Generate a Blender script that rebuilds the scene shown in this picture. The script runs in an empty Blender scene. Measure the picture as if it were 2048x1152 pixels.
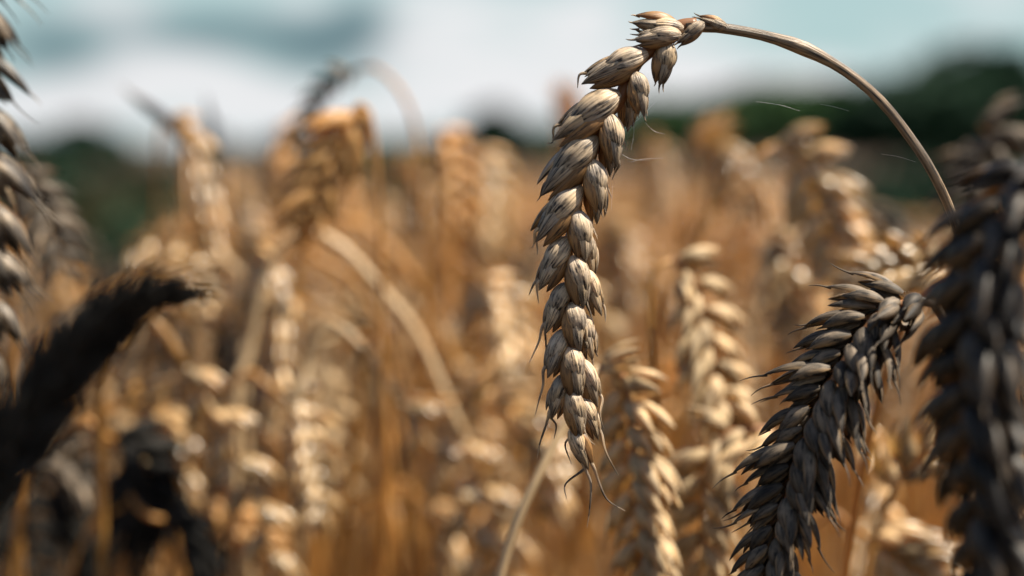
import bpy, math, random
import numpy as np
from mathutils import Vector

random.seed(7); rng = np.random.default_rng(11)
S = bpy.context.scene
C = S.collection
R = math.radians

# ------------------------------------------------------------ camera
CAM_Z = 0.85; PITCH = R(5.8); LENS = 50.0; FPX = LENS/36*2048
FOC = 0.33
cam = bpy.data.cameras.new("camera"); camo = bpy.data.objects.new("camera", cam); C.objects.link(camo)
camo.location = (0, 0, CAM_Z); camo.rotation_euler = (math.pi/2-PITCH, 0, 0)
cam.lens = LENS; cam.sensor_width = 36; cam.clip_start = 0.02; cam.clip_end = 3000
cam.dof.use_dof = True; cam.dof.focus_distance = FOC; cam.dof.aperture_fstop = 4.1; cam.dof.aperture_blades = 0
S.camera = camo
FW = np.array([0, math.cos(PITCH), -math.sin(PITCH)]); UP = np.array([0, math.sin(PITCH), math.cos(PITCH)]); RT = np.array([1., 0, 0])
CP = np.array([0, 0, CAM_Z])
def P(px, py, d=FOC):
    """world point seen at pixel (px,py) of the 2048 px photograph, d metres along the view axis"""
    return CP + d*FW + (px-1024)*d/FPX*RT + (576-py)*d/FPX*UP

# ------------------------------------------------------------ light
SUN_EL = R(61); SUN_AZ = R(93)          # azimuth measured from the view direction (+Y) towards +X
sd = Vector((math.sin(SUN_AZ)*math.cos(SUN_EL), math.cos(SUN_AZ)*math.cos(SUN_EL), math.sin(SUN_EL)))
sun = bpy.data.lights.new("sun", 'SUN'); sun.energy = 5.0; sun.angle = R(0.53); sun.color = (1, 0.91, 0.77)
suno = bpy.data.objects.new("sun", sun); C.objects.link(suno); suno.rotation_euler = sd.to_track_quat('Z', 'Y').to_euler()
suno.location = (0, 0, 50)

W = bpy.data.worlds.new("World"); S.world = W; W.use_nodes = True
nt = W.node_tree; N = nt.nodes; LK = nt.links; N.clear()
def nd(t, **k):
    n = N.new(t)
    for a, b in k.items(): setattr(n, a, b)
    return n
def wmath(op, a, b=None, clamp=False):
    n = nd('ShaderNodeMath', operation=op, use_clamp=clamp)
    for i, v in enumerate((a, b)):
        if v is None: continue
        if isinstance(v, (int, float)): n.inputs[i].default_value = v
        else: LK.new(v, n.inputs[i])
    return n.outputs[0]
sky = nd('ShaderNodeTexSky'); sky.sky_type = 'NISHITA'; sky.sun_disc = False; sky.sun_elevation = SUN_EL; sky.sun_rotation = SUN_AZ
sky.air_density = 1.0; sky.dust_density = 1.5; sky.ozone_density = 1.5
bg1 = nd('ShaderNodeBackground'); bg1.inputs[1].default_value = 0.05; LK.new(sky.outputs[0], bg1.inputs[0])
tc = nd('ShaderNodeTexCoord'); sep = nd('ShaderNodeSeparateXYZ'); LK.new(tc.outputs['Generated'], sep.inputs[0])
az = wmath('ARCTAN2', sep.outputs[0], sep.outputs[1])       # radians, 0 = view direction
el = wmath('ARCSINE', sep.outputs[2])
comb = nd('ShaderNodeCombineXYZ'); LK.new(wmath('MULTIPLY', az, 11.0), comb.inputs[0]); LK.new(wmath('MULTIPLY', el, 38.0), comb.inputs[1])
nz = nd('ShaderNodeTexNoise'); nz.inputs['Scale'].default_value = 1.0; nz.inputs['Detail'].default_value = 4; nz.inputs['Roughness'].default_value = 0.5
LK.new(comb.outputs[0], nz.inputs['Vector'])
def blob(px, py, sx, sy):
    """a soft patch of the sky at the direction seen at that pixel"""
    v = P(px, py, 1)-CP; v /= np.linalg.norm(v); a0 = math.atan2(v[0], v[1]); e0 = math.asin(v[2])
    da = wmath('DIVIDE', wmath('SUBTRACT', az, a0), sx/FPX); de = wmath('DIVIDE', wmath('SUBTRACT', el, e0), sy/FPX)
    r2 = wmath('ADD', wmath('MULTIPLY', da, da), wmath('MULTIPLY', de, de))
    return wmath('POWER', 2.718, wmath('MULTIPLY', r2, -1.0))
def total(l):
    s = l[0]
    for x in l[1:]: s = wmath('ADD', s, x)
    return s
white = total([blob(230,25,110,45), blob(300,125,170,50), blob(860,70,210,90), blob(80,205,150,50), blob(480,205,330,60), blob(1500,170,330,45),
               blob(1190,30,90,60), blob(1230,150,200,50), blob(1000,190,200,50)])
teal = total([blob(105,95,105,55), blob(430,62,190,38), blob(640,100,110,50), blob(720,40,60,40)])
hz = nd('ShaderNodeMapRange'); hz.inputs[1].default_value = 0.10; hz.inputs[2].default_value = 0.32; hz.inputs[3].default_value = 0.92; hz.inputs[4].default_value = 0.0
LK.new(el, hz.inputs[0])
cl = wmath('ADD', wmath('MULTIPLY', wmath('SUBTRACT', nz.outputs[0], 0.5), 2.2), wmath('SUBTRACT', wmath('MULTIPLY', white, 0.75), wmath('MULTIPLY', teal, 0.6)))
cf = nd('ShaderNodeMapRange'); cf.interpolation_type = 'SMOOTHSTEP'; cf.inputs[1].default_value = -0.15; cf.inputs[2].default_value = 0.75
up = nd('ShaderNodeMapRange'); up.inputs[1].default_value = 0.12; up.inputs[2].default_value = 0.5; up.inputs[3].default_value = 0.02; up.inputs[4].default_value = -1.0
LK.new(el, up.inputs[0]); LK.new(wmath('ADD', cl, up.outputs[0]), cf.inputs[0])
def bgc(c):
    n = nd('ShaderNodeBackground'); n.inputs[0].default_value = (*c, 1); n.inputs[1].default_value = 1.0; return n
bg4 = bgc((0.180, 0.252, 0.254)); bg2 = bgc((0.330, 0.332, 0.338)); bg3 = bgc((0.055, 0.088, 0.100))
mx0 = nd('ShaderNodeMixShader'); LK.new(hz.outputs[0], mx0.inputs[0]); LK.new(bg1.outputs[0], mx0.inputs[1]); LK.new(bg4.outputs[0], mx0.inputs[2])
tcl = wmath('MULTIPLY', teal, 0.85, True)
mxa = nd('ShaderNodeMixShader'); LK.new(cf.outputs[0], mxa.inputs[0]); LK.new(mx0.outputs[0], mxa.inputs[1]); LK.new(bg2.outputs[0], mxa.inputs[2])
mxb = nd('ShaderNodeMixShader'); LK.new(tcl, mxb.inputs[0]); LK.new(mxa.outputs[0], mxb.inputs[1]); LK.new(bg3.outputs[0], mxb.inputs[2])
wo = nd('ShaderNodeOutputWorld'); LK.new(mxb.outputs[0], wo.inputs[0])

S.view_settings.view_transform = 'Standard'; S.view_settings.look = 'None'; S.view_settings.exposure = 1.36; S.view_settings.gamma = 1
S.render.engine = 'CYCLES'
S.cycles.max_bounces = 6; S.cycles.transmission_bounces = 3; S.cycles.diffuse_bounces = 2; S.cycles.sample_clamp_indirect = 6
S.cycles.use_denoising = True
try: S.cycles.denoiser = 'OPENIMAGEDENOISE'
except Exception: pass

# ------------------------------------------------------------ materials
def rgba(c): return (c[0], c[1], c[2], 1)
def husk_mat(name, cream, grey, soot, soot_amt, trans, tcol, rough=0.45, streak=(9.0, 1.6), bump=0.25, gold=None, tone=(0.55, 1.28), spec=0.45, coat=0.0, tips=0.0):
    m = bpy.data.materials.new(name); m.use_nodes = True; t = m.node_tree; n = t.nodes; l = t.links; n.clear()
    out = n.new('ShaderNodeOutputMaterial'); uv = n.new('ShaderNodeUVMap'); uv.uv_map = 'UVMap'
    mp = n.new('ShaderNodeMapping'); mp.inputs['Scale'].default_value = (streak[0], streak[1], 1); l.new(uv.outputs[0], mp.inputs[0])
    a = n.new('ShaderNodeTexNoise'); a.inputs['Scale'].default_value = 1.0; a.inputs['Detail'].default_value = 6; a.inputs['Roughness'].default_value = 0.65
    l.new(mp.outputs[0], a.inputs['Vector'])
    mp2 = n.new('ShaderNodeMapping'); mp2.inputs['Scale'].default_value = (1.7, 1.3, 1); l.new(uv.outputs[0], mp2.inputs[0])
    b = n.new('ShaderNodeTexNoise'); b.inputs['Scale'].default_value = 1.0; b.inputs['Detail'].default_value = 3; l.new(mp2.outputs[0], b.inputs['Vector'])
    r1 = n.new('ShaderNodeValToRGB'); r1.color_ramp.elements[0].position = 0.38; r1.color_ramp.elements[1].position = 0.62
    r1.color_ramp.elements[0].color = rgba(cream); r1.color_ramp.elements[1].color = rgba(grey); l.new(b.outputs[0], r1.inputs[0])
    # gold towards the rim of each husk
    sx = n.new('ShaderNodeSeparateXYZ'); l.new(uv.outputs[0], sx.inputs[0])
    fr = n.new('ShaderNodeMath'); fr.operation = 'FRACT'; l.new(sx.outputs[0], fr.inputs[0])
    ab = n.new('ShaderNodeMath'); ab.operation = 'SUBTRACT'; l.new(fr.outputs[0], ab.inputs[0]); ab.inputs[1].default_value = 0.5
    ab2 = n.new('ShaderNodeMath'); ab2.operation = 'ABSOLUTE'; l.new(ab.outputs[0], ab2.inputs[0])
    rm = n.new('ShaderNodeMapRange'); rm.inputs[1].default_value = 0.22; rm.inputs[2].default_value = 0.47; l.new(ab2.outputs[0], rm.inputs[0])
    mg = n.new('ShaderNodeMix'); mg.data_type = 'RGBA'; l.new(rm.outputs[0], mg.inputs[0]); l.new(r1.outputs[0], mg.inputs[6])
    mg.inputs[7].default_value = rgba(gold or cream)
    r2 = n.new('ShaderNodeValToRGB'); r2.color_ramp.elements[0].position = 0.60-soot_amt; r2.color_ramp.elements[1].position = 0.70-soot_amt*0.7
    l.new(a.outputs[0], r2.inputs[0])
    # second gate so the soot comes in patches
    c = n.new('ShaderNodeTexNoise'); c.inputs['Scale'].default_value = 2.3; c.inputs['Detail'].default_value = 2
    mp3 = n.new('ShaderNodeMapping'); mp3.inputs['Scale'].default_value = (1.6, 1.9, 1); mp3.inputs['Location'].default_value = (3.1, 7.7, 0)
    l.new(uv.outputs[0], mp3.inputs[0]); l.new(mp3.outputs[0], c.inputs['Vector'])
    r3 = n.new('ShaderNodeMapRange'); r3.inputs[1].default_value = 0.34; r3.inputs[2].default_value = 0.58; r3.inputs[3].default_value = 0.25; r3.inputs[4].default_value = 1.0
    l.new(c.outputs[0], r3.inputs[0])
    fv = n.new('ShaderNodeMath'); fv.operation = 'FRACT'; l.new(sx.outputs[1], fv.inputs[0])
    tp = n.new('ShaderNodeMapRange'); tp.interpolation_type = 'SMOOTHSTEP'; tp.inputs[1].default_value = 0.50; tp.inputs[2].default_value = 1.0; tp.inputs[3].default_value = 0; tp.inputs[4].default_value = tips; l.new(fv.outputs[0], tp.inputs[0])
    rl = n.new('ShaderNodeMapRange'); rl.inputs[1].default_value = 0.445; rl.inputs[2].default_value = 0.47; rl.inputs[3].default_value = 0; rl.inputs[4].default_value = tips*1.1; l.new(ab2.outputs[0], rl.inputs[0])
    tm1 = n.new('ShaderNodeMath'); tm1.operation = 'MULTIPLY'; l.new(tp.outputs[0], tm1.inputs[0]); l.new(a.outputs[0], tm1.inputs[1])
    tm2 = n.new('ShaderNodeMath'); tm2.operation = 'MULTIPLY_ADD'; l.new(rl.outputs[0], tm2.inputs[0]); l.new(b.outputs[0], tm2.inputs[1]); l.new(tm1.outputs[0], tm2.inputs[2])
    mu = n.new('ShaderNodeMath'); mu.operation = 'MULTIPLY'; l.new(r2.outputs[0], mu.inputs[0]); l.new(r3.outputs[0], mu.inputs[1])
    mu2 = n.new('ShaderNodeMath'); mu2.operation = 'ADD'; mu2.use_clamp = True; l.new(mu.outputs[0], mu2.inputs[0]); l.new(tm2.outputs[0], mu2.inputs[1]); mu = mu2
    mx = n.new('ShaderNodeMix'); mx.data_type = 'RGBA'; l.new(mu.outputs[0], mx.inputs[0]); l.new(mg.outputs[2], mx.inputs[6]); mx.inputs[7].default_value = rgba(soot)
    # per-husk tone
    at = n.new('ShaderNodeAttribute'); at.attribute_name = 'tone'
    hv = n.new('ShaderNodeHueSaturation'); l.new(mx.outputs[2], hv.inputs['Color'])
    tv = n.new('ShaderNodeMapRange'); tv.inputs[3].default_value = tone[0]; tv.inputs[4].default_value = tone[1]; l.new(at.outputs['Fac'], tv.inputs[0]); l.new(tv.outputs[0], hv.inputs['Value'])
    col = hv.outputs[0]
    # veins
    mp4 = n.new('ShaderNodeMapping'); mp4.inputs['Scale'].default_value = (26, 1.1, 1); l.new(uv.outputs[0], mp4.inputs[0])
    v = n.new('ShaderNodeTexNoise'); v.inputs['Scale'].default_value = 1.0; v.inputs['Detail'].default_value = 3; l.new(mp4.outputs[0], v.inputs['Vector'])
    bp = n.new('ShaderNodeBump'); bp.inputs['Strength'].default_value = bump; bp.inputs['Distance'].default_value = 0.0006; l.new(v.outputs[0], bp.inputs['Height'])
    pr = n.new('ShaderNodeBsdfPrincipled'); l.new(col, pr.inputs['Base Color']); pr.inputs['Roughness'].default_value = rough
    pr.inputs['Specular IOR Level'].default_value = spec; pr.inputs['Coat Weight'].default_value = coat; pr.inputs['Coat Roughness'].default_value = 0.22; l.new(bp.outputs[0], pr.inputs['Normal'])
    tr = n.new('ShaderNodeBsdfTranslucent')
    tm = n.new('ShaderNodeMix'); tm.data_type = 'RGBA'; tm.blend_type = 'MULTIPLY'; tm.inputs[0].default_value = 1; l.new(col, tm.inputs[6]); tm.inputs[7].default_value = rgba(tcol)
    l.new(tm.outputs[2], tr.inputs[0])
    ms = n.new('ShaderNodeMixShader'); ms.inputs[0].default_value = trans; l.new(pr.outputs[0], ms.inputs[1]); l.new(tr.outputs[0], ms.inputs[2])
    l.new(ms.outputs[0], out.inputs[0])
    return m
M = {}
M['hero']  = husk_mat('weathered_husk', (0.74,0.55,0.34), (0.50,0.41,0.315), (0.020,0.015,0.013), 0.155, 0.24, (1.4,1.0,0.55), gold=(0.60,0.36,0.14), streak=(20.0,2.2), bump=0.7, tone=(0.74, 1.2), tips=1.15)
M['inner'] = husk_mat('orange_inner_husk', (0.50,0.27,0.095), (0.34,0.18,0.07), (0.03,0.018,0.012), 0.13, 0.34, (1.4,0.95,0.5), gold=(0.40,0.20,0.06), streak=(14,2.0), tips=1.0)  # darker orange carries the shade under each spikelet
M['painted_light']  = husk_mat('painted_light_husk', (0.50,0.38,0.25), (0.11,0.09,0.07), (0.014,0.012,0.010), 0.22, 0.18, (1.4,1.0,0.6), gold=(0.34,0.22,0.11), streak=(8,1.5), tone=(0.5,1.2), tips=0.8)  # sunlit cream and the shade between painted as patches
M['sooty_shade'] = husk_mat('sooty_shade_husk', (0.20,0.155,0.11), (0.075,0.063,0.050), (0.014,0.013,0.012), 0.15, 0.18, (1.6,1.05,0.5), gold=(0.26,0.16,0.07), tone=(0.35,1.5), tips=0.9, rough=0.6, spec=0.25)  # weathered grey, with the shade on these ears also in the colour
M['shade'] = husk_mat('brown_black_shade_husk', (0.060,0.046,0.033), (0.024,0.020,0.016), (0.010,0.009,0.008), 0.15, 0.14, (1.6,1.0,0.5), gold=(0.20,0.12,0.055), tone=(0.25,1.5), spec=0.3, tips=0.6)  # shade on the right border ear put into a darker husk colour
M['dusk_shade']  = husk_mat('painted_shade_husk', (0.050,0.038,0.028), (0.025,0.021,0.018), (0.009,0.009,0.008), 0.15, 0.10, (1.6,1.0,0.5), gold=(0.10,0.06,0.03), tone=(0.4,1.4), spec=0.1, rough=0.7)  # straw husk darkened in colour to stand for shade
M['black'] = husk_mat('black_shade_husk', (0.020,0.018,0.015), (0.012,0.012,0.011), (0.006,0.006,0.006), 0.15, 0.06, (1.5,1.0,0.6), rough=0.8, spec=0.12, tone=(0.4,1.5))  # deep shade painted as a near-black husk colour
M['gold']  = husk_mat('golden_husk', (0.78,0.57,0.30), (0.50,0.34,0.17), (0.07,0.04,0.025), 0.10, 0.34, (1.3,1.0,0.52), rough=0.32, gold=(0.74,0.44,0.14), coat=0.8, tone=(0.38,1.32))
M['warm']  = husk_mat('orange_husk', (0.70,0.41,0.15), (0.46,0.26,0.10), (0.08,0.04,0.018), 0.10, 0.36, (1.35,0.95,0.45), rough=0.36, gold=(0.70,0.38,0.11))
M['straw'] = husk_mat('matte_straw_husk', (0.76,0.57,0.32), (0.54,0.41,0.25), (0.07,0.045,0.03), 0.11, 0.30, (1.35,1.0,0.55), rough=0.6, gold=(0.68,0.42,0.15), streak=(12,1.6), bump=0.5, spec=0.3, tips=0.6, tone=(0.6,1.2))
def stem_mat(name, c1, c2, soot, amt, trans, tcol=(1.4,0.8,0.35), streak=(3.2,0.8), bump=0.2):
    return husk_mat(name, c1, c2, soot, amt, trans, tcol, rough=0.4, streak=streak, bump=bump, gold=c1)
M['stem_hero'] = stem_mat('weathered_stem', (0.31,0.21,0.12), (0.17,0.13,0.09), (0.020,0.015,0.012), 0.17, 0.05, streak=(6,0.5), bump=0.45)
M['stem_pale'] = stem_mat('pale_straw_stem', (0.60,0.43,0.24), (0.46,0.33,0.18), (0.12,0.08,0.05), 0.04, 0.15, streak=(7,0.7), bump=0.5)
M['stem'] = stem_mat('straw_stem', (0.58,0.31,0.08), (0.24,0.115,0.035), (0.05,0.022,0.010), 0.11, 0.34, (1.35,0.92,0.42))
M['stem_shade'] = stem_mat('painted_shade_stem', (0.12,0.08,0.05), (0.07,0.055,0.04), (0.014,0.012,0.01), 0.10, 0.06)  # stem colour darkened to match the painted shade of its ear
M['leaf'] = stem_mat('dry_leaf', (0.60,0.38,0.15), (0.38,0.23,0.10), (0.10,0.05,0.02), 0.06, 0.40, (1.35,0.92,0.45))
M['leaf_dark'] = stem_mat('dark_dry_leaf', (0.06,0.05,0.045), (0.04,0.038,0.036), (0.012,0.012,0.011), 0.10, 0.12)
M['rachis'] = stem_mat('orange_rachis', (0.36,0.17,0.07), (0.27,0.13,0.06), (0.04,0.02,0.015), 0.05, 0.22)

def simple_mat(name, c1, c2, scale, rough=0.8, trans=0.0, spec=0.3):
    m = bpy.data.materials.new(name); m.use_nodes = True; t = m.node_tree; n = t.nodes; l = t.links; n.clear()
    out = n.new('ShaderNodeOutputMaterial'); ge = n.new('ShaderNodeNewGeometry')
    a = n.new('ShaderNodeTexNoise'); a.inputs['Scale'].default_value = scale; a.inputs['Detail'].default_value = 5; l.new(ge.outputs['Position'], a.inputs['Vector'])
    r = n.new('ShaderNodeValToRGB'); r.color_ramp.elements[0].position = 0.35; r.color_ramp.elements[1].position = 0.65
    r.color_ramp.elements[0].color = rgba(c1); r.color_ramp.elements[1].color = rgba(c2); l.new(a.outputs[0], r.inputs[0])
    pr = n.new('ShaderNodeBsdfPrincipled'); l.new(r.outputs[0], pr.inputs['Base Color']); pr.inputs['Roughness'].default_value = rough; pr.inputs['Specular IOR Level'].default_value = spec
    if trans:
        tr = n.new('ShaderNodeBsdfTranslucent'); l.new(r.outputs[0], tr.inputs[0]); ms = n.new('ShaderNodeMixShader'); ms.inputs[0].default_value = trans
        l.new(pr.outputs[0], ms.inputs[1]); l.new(tr.outputs[0], ms.inputs[2]); l.new(ms.outputs[0], out.inputs[0])
    else: l.new(pr.outputs[0], out.inputs[0])
    return m
M['soil'] = simple_mat('soil', (0.03,0.019,0.010), (0.07,0.042,0.02), 14)
M['bark'] = simple_mat('bark', (0.05,0.04,0.03), (0.10,0.08,0.06), 6)
M['leafgreen'] = simple_mat('tree_leaves', (0.018,0.055,0.016), (0.045,0.105,0.028), 0.6, 0.7, 0.2)
M['leafdark'] = simple_mat('dark_tree_leaves', (0.006,0.022,0.012), (0.014,0.042,0.020), 0.6, 0.8, 0.1, 0.15)
M['leafolive'] = simple_mat('olive_leaves', (0.018,0.020,0.007), (0.045,0.042,0.012), 3, 0.8, 0.2)
M['silk'] = simple_mat('spider_silk', (0.9,0.9,0.9), (0.9,0.9,0.9), 3, 0.15, 0.0, 1.0)

# ------------------------------------------------------------ mesh helpers
def nrm(v):
    v = np.asarray(v, float); return v/(np.linalg.norm(v)+1e-12)
class MB:
    def __init__(s): s.v=[]; s.f=[]; s.uv=[]; s.t=[]; s.n=0
    def add(s, v, f, uv, tone):
        s.v.append(v); s.f.append(f+s.n); s.uv.append(uv); s.t.append(np.full(len(v), tone)); s.n += len(v)
    def mesh(s, name):
        return to_mesh(name, np.concatenate(s.v), np.concatenate(s.f), np.concatenate(s.uv), np.concatenate(s.t))
    def build(s, name, mat, parent=None, me=None):
        me = s.mesh(name); me.materials.append(M[mat]); return link(name, me, parent)
def to_mesh(name, v, f, uv, tone):
    me = bpy.data.meshes.new(name); nf = len(f)
    me.vertices.add(len(v)); me.vertices.foreach_set('co', v.astype(np.float32).ravel())
    me.loops.add(nf*4); me.polygons.add(nf)
    me.loops.foreach_set('vertex_index', f.astype(np.int32).ravel())
    me.polygons.foreach_set('loop_start', (np.arange(nf)*4).astype(np.int32))
    try: me.polygons.foreach_set('loop_total', np.full(nf, 4, np.int32))
    except Exception: pass
    ul = me.uv_layers.new(name='UVMap'); ul.data.foreach_set('uv', uv[f.ravel()].astype(np.float32).ravel())
    at = me.attributes.new('tone', 'FLOAT', 'POINT'); at.data.foreach_set('value', tone.astype(np.float32))
    me.update(calc_edges=True); me.polygons.foreach_set('use_smooth', np.ones(nf, bool)); me.validate()
    return me
def link(name, me, parent=None):
    o = bpy.data.objects.new(name, me); C.objects.link(o)
    if parent: o.parent = parent
    return o
def tag(o, label=None, cat=None, group=None, kind=None):
    for k, v in (('label',label),('category',cat),('group',group),('kind',kind)):
        if v: o[k] = v
    return o
def empty(name, loc):
    o = bpy.data.objects.new(name, None); C.objects.link(o); o.location = [float(x) for x in loc]; o.empty_display_size = 0.02
    return o
def grid_faces(nu, nv, wrap=False):
    i, j = np.meshgrid(np.arange(nu-1), np.arange(nv if wrap else nv-1), indexing='ij'); i = i.ravel(); j = j.ravel(); j2 = (j+1) % nv
    return np.stack([i*nv+j, i*nv+j2, (i+1)*nv+j2, (i+1)*nv+j], 1)
_gf = {}
def gfaces(nu, nv, wrap=False):
    k = (nu,nv,wrap)
    if k not in _gf: _gf[k] = grid_faces(nu,nv,wrap)
    return _gf[k]
def rnd(a, b): return random.uniform(a, b)

def smooth_path(pts, n):
    """Catmull-Rom through pts, n points equally spaced along it"""
    p = np.asarray(pts, float)
    if len(p) == 2: p = np.array([p[0], (p[0]+p[1])/2, p[1]])
    q = np.vstack([2*p[0]-p[1], p, 2*p[-1]-p[-2]]); out = []
    for i in range(1, len(q)-2):
        t = np.linspace(0, 1, 16, endpoint=False)[:,None]
        a,b,c,d = q[i-1],q[i],q[i+1],q[i+2]
        out.append(0.5*((2*b)+(-a+c)*t+(2*a-5*b+4*c-d)*t*t+(-a+3*b-3*c+d)*t**3))
    out = np.vstack(out+[p[-1:]]); s = np.r_[0, np.cumsum(np.linalg.norm(np.diff(out,axis=0),axis=1))]
    u = np.linspace(0, s[-1], n)
    return np.stack([np.interp(u, s, out[:,k]) for k in range(3)], 1), s[-1]
def frames(path, ref):
    T = np.gradient(path, axis=0); T /= np.linalg.norm(T, axis=1)[:,None]+1e-12
    r = np.asarray(ref, float); Rv = np.zeros_like(T)
    for i in range(len(T)):
        r = r-T[i]*np.dot(r, T[i]); r = nrm(r); Rv[i] = r
    return T, Rv, np.cross(T, Rv)
def tube(mb, pts, rad, seg=8, n=None, tone=None, joints=(), cap=True):
    """swept round tube; rad = scalar, or list interpolated along it"""
    if n is None: n = max(4, 3*len(pts))
    path, L = smooth_path(pts, n); T, A, B = frames(path, [0.31,0.77,0.2])
    rad = np.interp(np.linspace(0,1,n), np.linspace(0,1,len(np.atleast_1d(rad))), np.atleast_1d(rad)) if np.ndim(rad) else np.full(n, rad)
    u = np.linspace(0,1,n)
    for jt in joints: rad = rad*(1+0.45*np.exp(-((u-jt)/0.006)**2))
    a = np.arange(seg)/seg*2*np.pi
    v = path[:,None,:]+rad[:,None,None]*(np.cos(a)[None,:,None]*A[:,None,:]+np.sin(a)[None,:,None]*B[:,None,:])
    k = rnd(0,50)
    uv = np.stack(np.broadcast_arrays((np.abs(a/np.pi-1))[None,:]*0.98+0.01+math.floor(k), (u*L*45)[:,None]+k), -1)
    v = v.reshape(-1,3); uv = uv.reshape(-1,2); f = gfaces(n, seg, True)
    if cap:
        v = np.vstack([v, path[:1], path[-1:]]); uv = np.vstack([uv, uv[:1], uv[-1:]]); c0 = n*seg; c1 = c0+1; j = np.arange(0, seg, 2)
        f = np.vstack([f, np.stack([np.full(len(j),c0), (j+2)%seg, (j+1)%seg, j],1), np.stack([np.full(len(j),c1), (n-1)*seg+j, (n-1)*seg+(j+1)%seg, (n-1)*seg+(j+2)%seg],1)])
    mb.add(v, f, uv, rnd(0,1) if tone is None else tone)

def husk(mb, base, d, nm, L, Wd, Dp, A=1.75, bend=0.0, res=(12,9), tip='glume', roll=0.0, tone=None, twist=0.0):
    """one boat-shaped husk: starts at base, runs along d, its keel faces nm. Returns the tip point and the tip direction"""
    nu, nv = res; d = nrm(d); nm = nrm(np.asarray(nm)-d*np.dot(nm, d)); X = np.cross(nm, d)
    if roll:
        nm, X = nm*math.cos(roll)+X*math.sin(roll), X*math.cos(roll)-nm*math.sin(roll)
    t = np.linspace(0, 1, nu)**1.12
    if tip == 'glume': w = (t**0.5)*(1-t**1.7)**0.92*1.36
    else:              w = (t**0.55)*(1-t**1.25)**0.95*1.62
    w = np.clip(w, 0, None); w = 0.05+w*0.97; w[-1] = 0.03; w[0] = 0.22
    a = np.linspace(-A, A, nv)
    keel = 1+0.24*np.exp(-(a/0.22)**2)
    wob = rnd(0, 6.28)
    edge = 1+0.06*np.sin(t*9+wob)[:,None]*(np.abs(a)/A)[None,:]**3
    x = Wd*0.5*w[:,None]*np.sin(a)[None,:]*edge
    y = Dp*0.5*w[:,None]*(np.cos(a)*keel)[None,:]*(1+0.07*np.sin(3.3*a+wob)[None,:]+0.05*np.sin(2.2*a-wob)[None,:]*np.cos(7*t+wob)[:,None])
    if twist: ph = twist*t[:,None]; x, y = x*np.cos(ph)-y*np.sin(ph), x*np.sin(ph)+y*np.cos(ph)
    y = y+bend*L*(t**2)[:,None]+0.06*L*np.sin(np.pi*t)[:,None]*1.0
    z = (L*t)[:,None]+0*x
    v = base+x[...,None]*X+y[...,None]*nm+z[...,None]*d
    k = random.randint(0, 60); kv = random.randint(0, 60)
    uv = np.stack(np.broadcast_arrays(((a/A+1)/2*0.98+0.01)[None,:]+k, (t*.998)[:,None]+kv), -1).reshape(-1,2)
    mb.add(v.reshape(-1,3), gfaces(nu, nv), uv, rnd(0,1) if tone is None else tone)
    tp = base+nm*(bend*L)+d*L
    return tp, nrm(d+nm*2*bend)
def awn(mb, p, d, L, r=0.00022, curl=0.25, seg=4, side=None, n=7):
    q = nrm(np.cross(d, [rnd(-1,1), rnd(-1,1), rnd(-1,1)])) if side is None else nrm(side)
    pts = [p-d*0.0012, p+d*L*0.33+q*L*curl*0.10, p+d*L*0.68+q*L*curl*0.45, p+d*L+q*L*curl]
    tube(mb, pts, [r*1.5, r, r*0.7, r*0.25], seg=seg, n=n, cap=False)

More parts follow.
